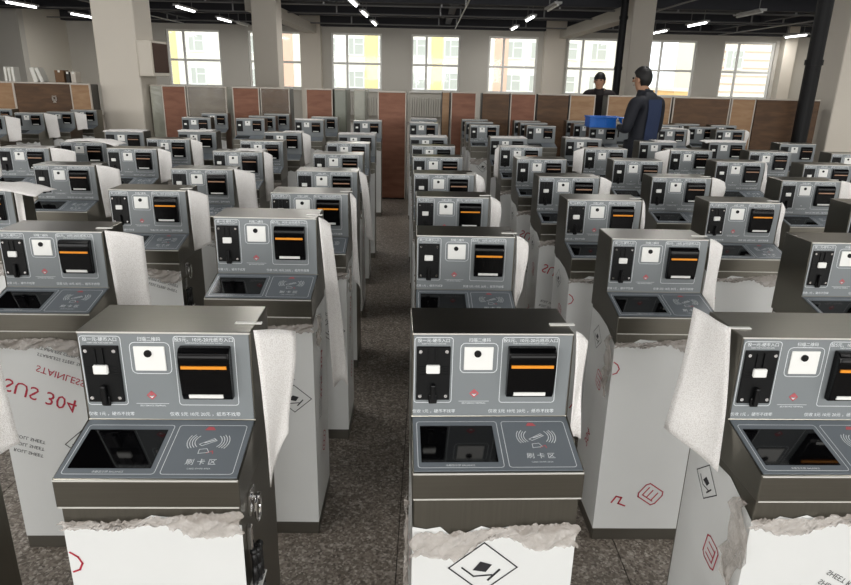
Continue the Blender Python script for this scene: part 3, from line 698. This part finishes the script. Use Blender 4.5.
def hang_sheet(kn, side, w, L, ang, taper, tilt, flare=-.1):
    k = KP[kn]; x, y, s, rz = k
    rnd = random.Random(sum(map(ord, kn)) * 7 + len(kn)); nu, nv = 8, 18; vs, fs = [], []
    ph = [rnd.uniform(0, 6.28) for _ in range(4)]
    a = R(ang); d = Vector((side * math.cos(a), math.sin(a), 0)); nrm = Vector((-side * math.sin(a), math.cos(a), 0)) * -1
    base = Vector((side * (HW + .004), .006, HT + .003))
    for j in range(nv + 1):
        t = j / nv
        for i in range(nu + 1):
            u = i / nu
            ww = w * (1 + flare * t)
            ln = L * (1 - taper * u) * (1 + .015 * math.sin(u * 7 + ph[1]))
            q = base + d * (u * ww + tilt * t) + Vector((0, 0, -ln * t - .03 * u * (1 - t) + .004 * math.sin(u * 3.1)))
            q += nrm * (.007 * math.sin(u * 4 + ph[2] + t * 2.2) * (.2 + t) + .006 * math.sin(t * 5 + ph[3]) * u + .006 * math.sin(min(1, t * 3) * 1.57))
            vs.append(q)
    if kn in FLAP:
        TL, TR, BL, BR = [Vector(q) for q in FLAP[kn]]; nn = (TR - TL).cross(BL - TL).normalized(); vs = []
        for j in range(nv + 1):
            t = j / nv
            for i in range(nu + 1):
                u = i / nu; q = TL.lerp(TR, u).lerp(BL.lerp(BR, u), t)
                q += nn * (.012 * math.sin(t * 3.14) * math.sin(u * 2.6 + .3) + .004 * math.sin(u * 6 + t * 4)); vs.append(q)
    for j in range(nv):
        for i in range(nu): b = j * (nu + 1) + i; fs.append((b, b + 1, b + nu + 2, b + nu + 1))
    me = mesh('foam_sheet', vs, fs, M['foam'], True)
    o = ob('foam_sheet', me, None, (x, y, 0), rz); o.scale = (s, s, s)
    md = o.modifiers.new('thickness', 'SOLIDIFY'); md.thickness = .0016; md.offset = 0
    tp = ob('tape', boxm('tape', min(side * (HW - .042), side * (HW + .012)), max(side * (HW - .042), side * (HW + .012)), .045, .056, HT + .0005, HT + .0022, M['tape']), o)
    return o
def lying_sheet(kn, x0, x1, ov, lift):
    x, y, s, rz = KP[kn]; rnd = random.Random(sum(map(ord, kn)) + 5); nu, nv = 14, 8; vs, fs = [], []
    ph = [rnd.uniform(0, 6.28) for _ in range(3)]
    for j in range(nv + 1):
        t = j / nv
        for i in range(nu + 1):
            u = i / nu; X = x0 + (x1 - x0) * u; Y = .135 - (.135 + ov) * t
            h = .005 + lift * (.5 + .5 * math.sin(u * 4 + ph[0])) * (.4 + .6 * t) * .6 + .003 * math.sin(u * 15 + t * 7 + ph[1]) ** 2
            if abs(X) > HW: h -= (abs(X) - HW) * .25
            if Y < -.002: h -= (-Y) * .25 + .001
            vs.append((X, Y + .01 * math.sin(u * 5 + ph[2]), HT + h))
    for j in range(nv):
        for i in range(nu): b = j * (nu + 1) + i; fs.append((b, b + 1, b + nu + 2, b + nu + 1))
    o = ob('foam_sheet', mesh('foam_sheet', vs, fs, M['foam'], True), None, (x, y, 0), rz); o.scale = (s, s, s)
    md = o.modifiers.new('thickness', 'SOLIDIFY'); md.thickness = .0016; md.offset = 1
    return o

for i, (n, x, y, s) in enumerate(KT):
    rnd = random.Random(i * 13 + 1)
    rz = R(YAW.get(n, 1.8 + rnd.uniform(-.9, .9)))
    if n[0] in 'ABC': level = 2
    elif n[0] in 'DEF': level = 1
    else: level = 0
    var = VARK.get(n, i % 4)
    if n[0] in 'DEFGHJ' and n != 'H13' and rnd.random() < .65: var = 4 + i % 2  # film left off the flanks: dark steel stands in for shade between kiosks
    if n == 'H13': level = 1
    o = kiosk(x, y, s, rz, var, level, lit=n[0] in 'ABC', cable=(n in ('Am', 'A0', 'B0', 'C1', 'C0')), scrap={'A2': 'L', 'A1': 'L', 'B1': 'R', 'B3': 'L', 'C3': 'R', 'B4': 'L', 'D3': 'R', 'C2': 'R'}.get(n))
    KP[n] = (x, y, s, rz)
    KO[n] = o
ORD = ['first', 'second', 'third', 'fourth', 'fifth', 'sixth', 'seventh']
rows = {}
for n, x, y, s in KT:
    if n[0] in 'HJ': r = 'rank one' if y < 8.2 else ('rank two' if y < 8.6 else 'rank three')
    else: r = ORD['ABCDEFG'.index(n[0])] + ' row'
    rows.setdefault((r, x > -.3), []).append((abs(x + .25), n))
WHERE = {}
for (r, pipe_side), lst in rows.items():
    for i, (_, n) in enumerate(sorted(lst)):
        side = 'pipe side' if pipe_side else 'cabinet side'
        WHERE[n] = (r if 'row' in r else {'rank one': 'first rank', 'rank two': 'second rank', 'rank three': 'last rank'}[r] + ' before the crates') + ', ' + ORD[min(i, 6)] + ' from aisle on ' + side
for n, o in KO.items():
    if n == 'H19': t = 'kiosk carrying the blue crate'
    elif n == 'B0': t = 'kiosk lettered red SUS 304'
    elif n in LY: t = 'kiosk with sheet on top'
    elif n in SH: t = 'kiosk with hanging foam sheet'
    else: t = 'bare steel kiosk'
    tag(o, t + ', ' + WHERE[n], 'kiosk', 'payment kiosks standing in rows')
for n, a in SH.items():
    tag(hang_sheet(n, *a), ('narrow' if a[1] < .06 else 'white') + ' foam sheet hanging, ' + WHERE[n].replace(' from aisle', ' kiosk from aisle'), 'foam sheet', 'foam sheets hanging at the kiosks')
for n, a in LY.items():
    tag(lying_sheet(n, *a), 'foam sheet on top, ' + WHERE[n].replace(' from aisle', ' kiosk from aisle'), 'foam sheet', 'foam sheets lying on the kiosks')

# ================================================================== CRATES BEHIND THE KIOSKS
def crate(x0, x1, y, depth, m, label, side='darkwrap', edge=True, emblem=False, h=1.445, wrap=None):
    e = bpy.data.objects.new('wooden_crate', None); COL.objects.link(e); e.location = ((x0 + x1) / 2, y, 0); tag(e, label, 'crate')
    hw = (x1 - x0) / 2 - .004
    ob('crate_body', boxm('crate_body', -hw, hw, .02, depth, 0, h - .01, M[side], .006), e)
    ob('front_board', boxm('front_board', -hw + .012, hw - .012, 0, .02, .02, h - .02, M[m], .003), e)
    if edge:
        for s in (-1, 1): ob('edge_strip', boxm('edge_strip', s * (hw - .007) - .007, s * (hw - .007) + .007, -.006, .03, 0, h, M['edging'], .002), e)
    ob('edge_strip', boxm('edge_strip', -hw + .014, hw - .014, -.006, .03, h - .018, h, M['edging'], .002), e)
    if wrap:
        bm = bmesh.new(); rnd = random.Random(int(x0 * 100)); vs = []; n = 12
        for i in range(n + 1):
            for j in range(9): vs.append(bm.verts.new((-hw + 2 * hw * i / n, -.009 - rnd.uniform(0, .012), .3 + (h - .3) * j / 8)))
        for i in range(n):
            for j in range(8): a = i * 9 + j; bm.faces.new((vs[a], vs[a + 9], vs[a + 10], vs[a + 1]))
        wm = bm_mesh('clear_wrap', bm, M['wrapclear'], True); ob('clear_wrap', wm, e)
    if emblem:
        f = Flat(); f.line([(.03 * math.cos(t), .035 * math.sin(t)) for t in [i * .63 for i in range(10)]], .012, True); f.line([(-.03, .02), (0, -.02), (.03, .02)], .01); f.line([(-.03, .04), (.03, .04)], .008)
        f.line([(-.02, -.045), (.02, -.045)], .008)
        ob('emblem', f.build('emblem', lambda a, b: (a + .1, -.004, 1.22 + b), M['edging']), e)
    return e
M['wrapclear'] = mat('clear_stretch_wrap', '#b5b0a6', .12, bump=.5, bscale=14, alpha=.16)
crate(-6.6, -5.965, 9.72, .3, 'tanwood', 'tan crate at the end of the row, carrying thin white books')
crate(-5.96, -5.02, 9.7, .35, 'darkwood', 'wide dark brown crate with a pale emblem on its front', emblem=True)
crate(-5.015, -4.73, 9.45, .24, 'tanwood', 'narrow tan crate between the emblem crate and the cream column')
crate(-4.1, -3.85, 9.9, .3, 'palewrap', 'narrow pale wrapped crate against the cream column', side='palewrap', edge=False)
crate(-3.84, -3.49, 9.7, .3, 'redwood', 'red-brown crate next to the grey clear-wrapped crate')
crate(-3.48, -2.91, 9.7, .3, 'greywood', 'wide grey-brown crate wrapped in crinkled clear film', side='palewrap', wrap=True)
crate(-2.83, -2.44, 9.7, .3, 'redwood', 'light red-brown crate joined to a dark wrapped one')
crate(-2.435, -2.01, 9.72, .3, 'darkwood', 'dark brown crate under clear film beside a light red-brown one', wrap=True)
crate(-1.78, -1.39, 9.7, .3, 'redwood', 'red-brown crate with bright white edges next to a grey-green wrapped one')
crate(-1.385, -1.2, 9.75, .5, 'greenwrap', 'narrow grey-green wrapped crate beside the white-edged red-brown one', side='greenwrap', edge=False)
crate(-1.1, -.92, 9.75, .45, 'palewrap', 'narrow crate under pale crinkled wrap before the radiator', side='palewrap', edge=False)
crate(-.70, -.31, 9.05, .5, 'redwood', 'tall red-brown crate standing at the end of the aisle')
crate(.165, .295, 9.75, .5, 'tanwood', 'narrow tan crate side beside the gap to the radiator', edge=False)
crate(.30, .67, 9.7, .4, 'redwood', 'red-brown crate standing right of the radiator gap')
crate(.74, 1.15, 9.7, .3, 'darkwood', 'dark crate followed by a lighter reddish one', edge=False)
crate(1.15, 1.52, 9.7, .3, 'redwood', 'light reddish crate between two dark brown ones')
crate(1.53, 2.0, 9.7, .3, 'darkwood', 'dark brown crate with blotchy veneer beside a tan one', edge=False)
crate(2.0, 2.37, 9.7, .3, 'tanwood', 'tan crate in front of the man in the maroon jacket')
crate(2.54, 3.05, 9.7, .3, 'tanwood', 'tan crate behind the man in the navy jacket')
crate(3.2, 3.46, 9.7, .3, 'tanwood', 'narrow tan crate beside the widest dark brown crate')
crate(3.48, 4.3, 9.7, .3, 'darkwood', 'widest dark brown crate near the black pipe')
crate(4.31, 4.66, 9.7, .3, 'tanwood', 'tan brown crate between two dark ones near the black pipe')
crate(4.665, 5.6, 9.72, .3, 'darkwood', 'dark brown crate directly behind the thick black pipe', edge=False)
# things standing on the left crates
def book(x, y, w, d, h, m, label, cat, lean=0, name='book', group=None):
    e = bpy.data.objects.new(name, None); COL.objects.link(e); e.location = (x, y, 1.446); e.rotation_euler = (0, lean, 0); tag(e, label, cat, group)
    ob('cover', boxm('cover', -w / 2, w / 2, -d / 2, d / 2, 0, h, M[m], .002), e)
    ob('pages', boxm('pages', -w / 2 + .003, w / 2 - .003, -d / 2 + .004, d / 2 + .003, h - .001, h + .001, M['paperw']), e)
for x, h in ((-6.12, .2), (-6.065, .19), (-6.01, .2)): book(x, 9.9, .035, .14, h, 'paperw', 'thin white book standing on the end crate', 'book', group='white books on the end crate')
book(-5.69, 9.9, .06, .15, .2, 'paperw', 'thick white folder leaning on the emblem crate', 'folder', R(-12), 'folder')
book(-5.6, 9.9, .05, .15, .2, 'paperw', 'thin white folder leaning against a thicker one on the emblem crate', 'folder', R(-18), 'folder')
def carton(x, y, w, d, h, m, label):
    e = bpy.data.objects.new('carton', None); COL.objects.link(e); e.location = (x, y, 1.446); tag(e, label, 'box')
    ob('carton_body', boxm('carton_body', -w / 2, w / 2, -d / 2, d / 2, 0, h, M[m], .003), e)
    ob('tape', boxm('tape', -.015, .015, -d / 2 - .001, d / 2 + .001, h - .03, h + .001, M['paperw']), e)
carton(-5.33, 9.88, .13, .15, .17, 'carton', 'dark brown carton with tape standing on the emblem crate')
carton(-5.21, 9.88, .05, .15, .15, 'darkitem', 'slim dark box between two cartons on the emblem crate')
carton(-5.13, 9.88, .07, .15, .15, 'edging', 'pale carton at the right end of the emblem crate')

# ================================================================== BLUE CRATE
k = KP['H19']
e = bpy.data.objects.new('plastic_crate', None); COL.objects.link(e); e.location = (2.03, 7.85, HT + .001); e.scale = (.9, .95, 1); tag(e, 'bright blue plastic crate resting on a kiosk beside the man in navy', 'crate')
bm = bmesh.new(); bx(bm, -.19, .19, -.13, .13, 0, .012)
for s in (-1, 1):
    bx(bm, -.20, .20, s * .135 - .006, s * .135 + .006, 0, .115, .003); bx(bm, s * .2 - .006, s * .2 + .006, -.13, .13, 0, .115, .003)
ob('crate_tub', bm_mesh('crate_tub', bm, M['crate']), e)
bm = bmesh.new()
for s in (-1, 1): bx(bm, -.215, .215, s * .142 - .012, s * .142 + .012, .105, .122, .004); bx(bm, s * .206 - .012, s * .206 + .012, -.13, .13, .105, .122, .004)
ob('crate_rim', bm_mesh('crate_rim', bm, M['crate']), e)
for x in (-.12, 0, .12): ob('crate_rib', boxm('crate_rib', x - .006, x + .006, -.147, -.141, .005, .105, M['crate'], .001), e)

# ================================================================== PEOPLE
def person(loc, rz, J, label, top, bottom, hand='skin', headrot=0, panel=False):
    """one continuous skinned body; J = joint name -> (x,y,z); faces -y before rotation"""
    rad = dict(pelvis=(.15, .11), belly=(.155, .115), chest=(.165, .12), uchest=(.13, .09), neck=(.058, .058), jaw=(.06, .075), head=(.076, .093), crown=(.07, .083),
               shL=(.075, .075), shR=(.075, .075), elL=(.055, .055), elR=(.055, .055), wrL=(.036, .036), wrR=(.036, .036), paL=(.042, .022), paR=(.042, .022),
               hipL=(.1, .1), hipR=(.1, .1), knL=(.068, .068), knR=(.068, .068), anL=(.048, .048), anR=(.048, .048), heL=(.045, .045), heR=(.045, .045), toL=(.04, .03), toR=(.04, .03))
    E = [('pelvis', 'belly'), ('belly', 'chest'), ('chest', 'uchest'), ('uchest', 'neck'), ('neck', 'jaw'), ('jaw', 'head'), ('head', 'crown')]
    for s in 'LR': E += [('uchest', 'sh' + s), ('sh' + s, 'el' + s), ('el' + s, 'wr' + s), ('wr' + s, 'pa' + s), ('pelvis', 'hip' + s), ('hip' + s, 'kn' + s), ('kn' + s, 'an' + s), ('an' + s, 'he' + s), ('he' + s, 'to' + s)]
    J = {k: Vector(v) for k, v in J.items()}
    # fingers rooted in the palm
    for s in 'LR':
        w, p = J['wr' + s], J['pa' + s]; d = (p - w).normalized(); side = d.cross(Vector((0, 1, 0)))
        if side.length < .2: side = d.cross(Vector((0, 0, 1)))
        side.normalize(); nrm = side.cross(d)
        for f, (o, l) in enumerate(((-.030, .062), (-.010, .075), (.010, .070), (.030, .055))):
            a = p + side * o + d * .02; b = a + d * l * .55 + nrm * .008; c = b + d * l * .4 + nrm * .02
            for nme, q, r in (('a', a, .010), ('b', b, .0095), ('c', c, .008)):
                J['f%d%s%s' % (f, nme, s)] = q; rad['f%d%s%s' % (f, nme, s)] = (r, r)
            E += [('pa' + s, 'f%da%s' % (f, s)), ('f%da%s' % (f, s), 'f%db%s' % (f, s)), ('f%db%s' % (f, s), 'f%dc%s' % (f, s))]
        a = w.lerp(p, .5) - side * .035; b = a + (d * .035 - side * .02); J['tha' + s] = a; J['thb' + s] = b; rad['tha' + s] = rad['thb' + s] = (.011, .011)
        E += [('pa' + s, 'tha' + s), ('tha' + s, 'thb' + s)]
    names = list(J); idx = {n: i for i, n in enumerate(names)}
    me = bpy.data.meshes.new('person_skeleton'); me.from_pydata([J[n] for n in names], [(idx[a], idx[b]) for a, b in E], [])
    o = bpy.data.objects.new('person_skeleton', me); COL.objects.link(o)
    o.modifiers.new('skin', 'SKIN'); sv = me.skin_vertices[0].data
    for n in names: sv[idx[n]].radius = rad[n]; sv[idx[n]].use_root = (n == 'pelvis')
    o.modifiers.new('sub', 'SUBSURF').levels = 2
    bpy.context.view_layer.update()
    bme = bpy.data.meshes.new_from_object(o.evaluated_get(bpy.context.evaluated_depsgraph_get()))
    bpy.data.objects.remove(o)
    bme.name = 'person'; bme.materials.clear()
    for m in (top, bottom, 'skin', hand, 'shoe'): bme.materials.append(M[m])
    seg = [(idx[a], idx[b], a, b) for a, b in E]
    def region(a, b):
        if a in ('neck', 'jaw', 'head'): return 2
        if a[:2] in ('pa', 'th', 'wr') or (a[0] == 'f'): return 3
        if a[:2] in ('an', 'he'): return 4
        if a[:3] == 'hip' or a[:2] == 'kn': return 1
        return 0
    for p in bme.polygons:
        c = p.center; best = None
        for i, j, a, b in seg:
            A, B = J[a], J[b]; t = max(0, min(1, (c - A).dot(B - A) / ((B - A).length_squared + 1e-9))); dd = (c - A.lerp(B, t)).length - .5 * sum(rad[a]) * (1 - t) * .5 - .5 * sum(rad[b]) * t * .5
            if best is None or dd < best[0]: best = (dd, region(a, b))
        p.material_index = best[1]; p.use_smooth = True
        if best[1] == 1 and c.z > J['pelvis'].z - .12: p.material_index = 0
        if best[1] == 2 and c.z < J['neck'].z - .005: p.material_index = 0
    zmin = min(v.co.z for v in bme.vertices)
    for v in bme.vertices: v.co.z -= zmin
    dz = -zmin
    root = ob('person', bme, None, loc, rz); tag(root, label, 'person')
    H = J['head'] + Vector((0, 0, dz)); hr = Matrix.Rotation(headrot, 3, 'Z')
    def hp(v): return H + hr @ Vector(v)
    # hair cap
    bm = bmesh.new(); bmesh.ops.create_uvsphere(bm, u_segments=20, v_segments=14, radius=1)
    for v in list(bm.verts):
        c = v.co.copy()
        if c.y < -.25 and c.z < .38 or c.z < -.8 or (c.y < .1 and c.z < -.3): k_ = .74
        else: k_ = 1.0
        c = c * k_; v.co = hp((c.x * .089 * (1 + .04 * math.sin(c.z * 20 + c.x * 9)), c.y * .104 + .006, c.z * .118 + .018))
    ob('hair', bm_mesh('hair', bm, M['hair'], True), root)
    # face
    bm = bmesh.new(); prism_v = [hp(q) for q in ((-.014, -.088, -.028), (.014, -.088, -.028), (0, -.118, -.026), (0, -.094, .022))]
    vv = [bm.verts.new(q) for q in prism_v]
    for q in ((0, 2, 1), (0, 3, 2), (1, 2, 3), (0, 1, 3)): bm.faces.new([vv[i] for i in q])
    ob('nose', bm_mesh('nose', bm, M['skin'], True), root)
    for s in (-1, 1):
        bm = bmesh.new(); bmesh.ops.create_uvsphere(bm, u_segments=8, v_segments=6, radius=.011, matrix=Matrix.Translation(hp((s * .032, -.083, .012)))); ob('eye', bm_mesh('eye', bm, M['darkitem'], True), root)
        bm = bmesh.new(); bmesh.ops.create_uvsphere(bm, u_segments=8, v_segments=6, radius=1)
        for v in bm.verts: v.co = hp((s * .082 + v.co.x * .009, .006 + v.co.y * .018, -.008 + v.co.z * .03))
        ob('ear', bm_mesh('ear', bm, M['skin'], True), root)
    bm = bmesh.new(); a = [bm.verts.new(hp(q)) for q in ((-.024, -.084, -.056), (0, -.092, -.053), (.024, -.084, -.056), (0, -.09, -.064))]; bm.faces.new(a)
    ob('mouth', bm_mesh('mouth', bm, M['lip']), root)
    # collar
    bm = bmesh.new(); N = J['neck'] + Vector((0, .004, dz - .02)); n = 18
    rows = [(.10, .10, -.05), (.085, .088, .012), (.076, .08, .052)]
    vs = [[bm.verts.new(N + Vector((rx * math.cos(2 * math.pi * i / n), ry * math.sin(2 * math.pi * i / n), z))) for i in range(n)] for rx, ry, z in rows]
    for r_ in range(2):
        for i in range(n): bm.faces.new((vs[r_][i], vs[r_][(i + 1) % n], vs[r_ + 1][(i + 1) % n], vs[r_ + 1][i]))
    ob('collar', bm_mesh('collar', bm, M[top], True), root)
    # jacket hem
    bm = bmesh.new(); N = J['pelvis'] + Vector((0, 0, dz)); rows = [(.215, .15, -.12), (.222, .158, -.02), (.215, .15, .09)]
    vs = [[bm.verts.new(N + Vector((rx * math.cos(2 * math.pi * i / n), ry * math.sin(2 * math.pi * i / n), z))) for i in range(n)] for rx, ry, z in rows]
    for r_ in range(2):
        for i in range(n): bm.faces.new((vs[r_][i], vs[r_][(i + 1) % n], vs[r_ + 1][(i + 1) % n], vs[r_ + 1][i]))
    ob('jacket_hem', bm_mesh('jacket_hem', bm, M[top], True), root)
    if panel:   # blue panel on the back of the jacket
        tree = [v.co.copy() for v in bme.vertices]
        bm = bmesh.new(); g = []
        for i in range(7):
            for j in range(9):
                x = -.10 + .2 * i / 6; z = J['belly'].z + dz - .06 + .42 * j / 8
                near = [v for v in tree if abs(v.x - x) < .045 and abs(v.z - z) < .05]
                yy = max([v.y for v in near], default=.1)
                g.append(bm.verts.new((x, yy + .008, z)))
        for i in range(6):
            for j in range(8): a = i * 9 + j; bm.faces.new((g[a], g[a + 9], g[a + 10], g[a + 1]))
        ob('back_panel', bm_mesh('back_panel', bm, M['bluepanel'], True), root)
    return root
J1 = dict(pelvis=(0, 0, .95), belly=(0, .0, 1.10), chest=(0, .01, 1.26), uchest=(0, .02, 1.43), neck=(0, -.03, 1.52), jaw=(0, -.085, 1.575), head=(0, -.09, 1.655), crown=(0, -.08, 1.705),
          shL=(-.19, .015, 1.43), shR=(.19, .015, 1.43), elL=(-.26, -.03, 1.13), elR=(.26, .0, 1.14), wrL=(-.30, -.24, 1.14), wrR=(.19, -.15, 1.17), paL=(-.31, -.30, 1.165), paR=(.16, -.20, 1.19),
          hipL=(-.10, 0, .88), hipR=(.10, 0, .88), knL=(-.11, -.02, .50), knR=(.11, -.02, .50), anL=(-.11, .02, .10), anR=(.11, .02, .10), heL=(-.11, .03, .045), heR=(.11, .03, .045), toL=(-.12, -.15, .035), toR=(.12, -.15, .035))
person((2.27, 7.12, 0), R(212), J1, 'person in navy jacket with blue back panel standing among the kiosks', 'navy', 'trousers', 'glove', headrot=R(12), panel=True)
J2 = dict(J1); J2.update(shL=(-.20, .015, 1.45), shR=(.20, .015, 1.45), neck=(0, -.03, 1.50), jaw=(0, -.065, 1.56), head=(0, -.075, 1.635), crown=(0, -.07, 1.675), wrL=(-.30, -.18, .92), paL=(-.30, -.23, .86), wrR=(.28, -.18, .92), paR=(.28, -.23, .86))
person((2.62, 10.55, 0), R(-22), J2, 'person in dark maroon jacket standing behind the tan crates', 'maroon', 'trousers')
